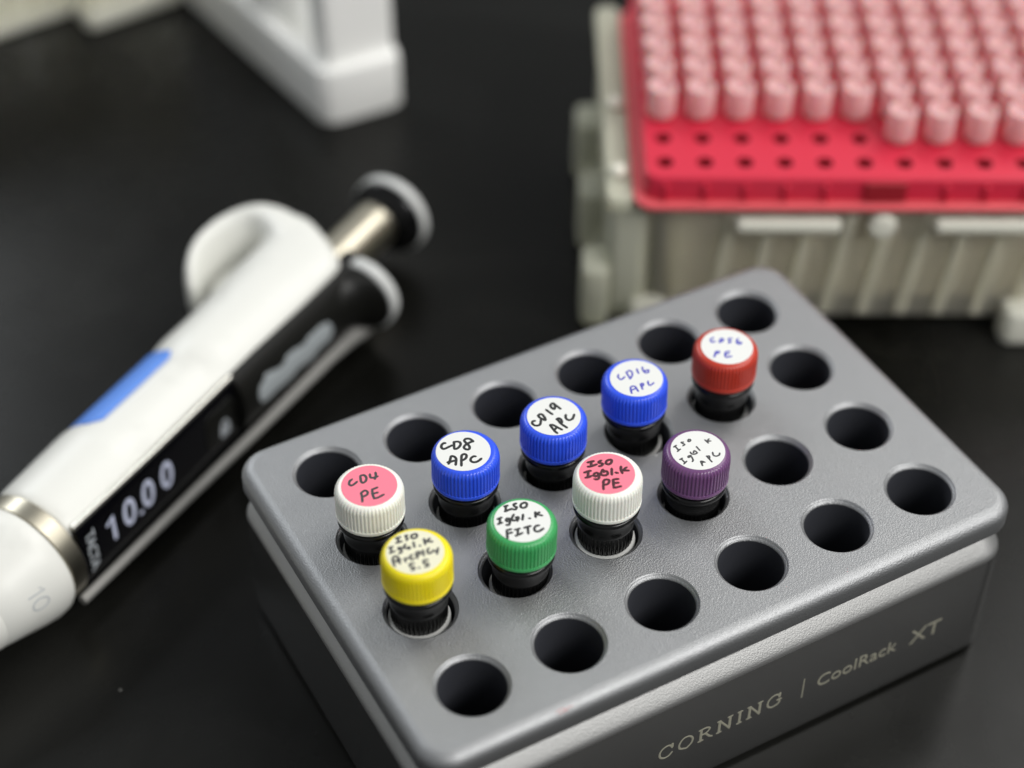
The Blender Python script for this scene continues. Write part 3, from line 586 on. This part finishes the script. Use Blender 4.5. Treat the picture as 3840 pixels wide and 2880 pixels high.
# skirt (with the notch in the front edge)
def tray_loop(d, z):
    pts = rrect(58.2 + d, 157.8 - d, 76.6 + d, 146.8 - d, 3.5 - min(d, 2), 5)
    return [(x - 107, y - 111, z) for x, y in pts]
n_ = len(tray_loop(0, 0))
rings = [tray_loop(0, 1.52), tray_loop(.25, TZ - .9), tray_loop(.45, TZ - .35), tray_loop(.9, TZ)]
body_t = grid(rings, True, True, False)
bm = bmesh.new(); lp = [bm.verts.new(v) for v in rings[-1]]
es = [bm.edges.new((lp[i], lp[(i + 1) % n_])) for i in range(n_)]
wells = [(62.9 + 8.1 * c, 82.3 + 8.2 * r) for r in range(8) for c in range(12)]
def has_tip(c, r): return not (r == 0 or (r == 1 and c < 6))
hr = 1.75
for cx, cy in wells:
    vs = [bm.verts.new((cx - 107 + hr * math.cos(2 * math.pi * i / 16), cy - 111 + hr * math.sin(2 * math.pi * i / 16), TZ)) for i in range(16)]
    es += [bm.edges.new((vs[i], vs[(i + 1) % 16])) for i in range(16)]
bmesh.ops.triangle_fill(bm, use_beauty=True, use_dissolve=False, edges=es, normal=(0, 0, 1)); bm.verts.index_update()
tp_ = ([tuple(v.co) for v in bm.verts], [tuple(v.index for v in f.verts) for f in bm.faces]); bm.free()
link_mesh('tray_plate', *join(body_t, tp_), M['rack_red'], tray, smooth=20)
hv = []
for cx, cy in wells:
    hv.append(grid([[(cx - 107 + r_ * math.cos(2 * math.pi * i / 16), cy - 111 + r_ * math.sin(2 * math.pi * i / 16), z) for i in range(16)] for r_, z in ((hr, TZ), (hr * .9, 2.2), (.05, 2.0))]))
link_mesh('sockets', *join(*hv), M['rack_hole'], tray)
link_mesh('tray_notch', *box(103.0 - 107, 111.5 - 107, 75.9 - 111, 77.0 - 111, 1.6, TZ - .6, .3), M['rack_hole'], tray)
for i in range(12):
    x = 58.9 + 8.1 * i + 4
    if 102 < x < 112: continue
    link_mesh('skirt_rib', *box(x - .5 - 107, x + .5 - 107, 75.9 - 111, 76.9 - 111, 1.55, TZ - 1.3, .2), M['rack_red'], tray)
# tips
tip0 = None
V, F = lathe([(.9, -16), (1.5, -4), (1.72, 0.0), (1.75, .3), (2.9, .9), (3.05, 1.2), (3.0, 7.2), (2.9, 7.5), (2.45, 7.5), (2.3, 7.2), (2.1, 6.3), (.1, 6.2)], 20)
ordn = ['front', 'second', 'third', 'fourth', 'fifth', 'sixth', 'seventh', 'eighth', 'ninth', 'tenth', 'eleventh', 'twelfth']
for r in range(8):
    for c in range(12):
        if not has_tip(c, r): continue
        cx, cy = 62.9 + 8.1 * c, 82.3 + 8.2 * r
        w_ = E1 * cx + E2 * cy
        if tip0 is None:
            tp0 = link_mesh('pipette_tip', V, F, M['tip']); tip0 = tp0
        else:
            tp0 = tip0.copy(); COL.objects.link(tp0)
        tp0.location = (w_.x * MM, w_.y * MM, 42.02 * MM); tp0.rotation_euler = (random.uniform(-.015, .015), random.uniform(-.015, .015), random.random())
        tp0['label'] = 'frosted tip in the %s row back, %s column from the left of the red tray' % (ordn[r] if r else 'front', 'leftmost' if c == 0 else ordn[c])
        tp0['category'] = 'pipette tip'; tp0['group'] = 'pipette tips standing in the red tray'

# ------------------------------------------------------------------ white stand, upper left
sd = thing('pipette_stand', 'white plastic stand with a thick base and upright post', 'stand', (73, 175, 0))
S_ = lambda x, y, z: (x - 73, y - 175, z)
foot = [(62.0, 141.6), (64.0, 139.6), (67, 139.0), (80.5, 138.6), (83.0, 139.6), (83.8, 142.0), (84.5, 212), (53.8, 212)]
inner = [(66.2, 148.0), (68, 146.4), (70, 146), (78, 146), (79.6, 146.6), (80, 149), (80, 206), (58.6, 206)]
def dens(poly, z, k=0.):
    cx = sum(p[0] for p in poly) / len(poly); cy = sum(p[1] for p in poly) / len(poly)
    return [S_(cx + (x - cx) * (1 - k * .035), cy + (y - cy) * (1 - k * .012), z) for x, y in poly]
ring = [dens(foot, 0, 1), dens(foot, .8), dens(foot, 13.4), dens(foot, 14.6, .6), dens(foot, 15, 1.4), dens(inner, 15, -1), dens(inner, 14.4), dens(inner, 5)]
st = link_mesh('stand_base', *grid(ring, True, True, True), M['stand'], sd)
md = st.modifiers.new('b', 'BEVEL'); md.width = .9 * MM; md.segments = 3; md.limit_method = 'ANGLE'; md.angle_limit = math.radians(30)
V, F = xf(box(0, 1, 0, 1, 0, 1, .04, .12), lambda x, y, z: S_(65.2 + x * 17.6 - z * 1.5 * (1 - x) , 141.6 + y * 9.5 + z * 2, 13 + z * 95))
link_mesh('post', V, F, M['stand'], sd)
V, F = xf(lathe([(.1, 3), (5.2, 3), (6.6, 4.4), (7.0, 8), (7.0, 60), (.1, 60)], 40), lambda x, y, z: S_(67 + x, 176 + y, z + 3))
link_mesh('holder', V, F, M['stand'], sd)

# ------------------------------------------------------------------ second, milky box at the far left
ob = thing('storage_box', 'milky translucent ribbed box at the far left edge', 'box', (20, 235, 0), math.radians(6))
link_mesh('box_body', *box(-55, 6, -17, 40, 2, 50, 1.2, 3), M['clear'], ob)
link_mesh('box_floor', *box(-56, 7, -18, 41, 0, 3.4, 1.0, 3), M['cream'], ob)
for i in range(9):
    x = -52 + i * 6.4
    link_mesh('side_rib', *box(x, x + 2.2, -18.4, -16.9, 3.2, 48, .4), M['frost'], ob)
link_mesh('end_clip', *box(4.5, 30, -28, 20, 2.0, 50, 1.2, 2), M['frost'], ob)
link_mesh('clip_foot', *box(3.6, 31, -29, 21, 0, 5.0, 1.2, 2), M['cream'], ob)
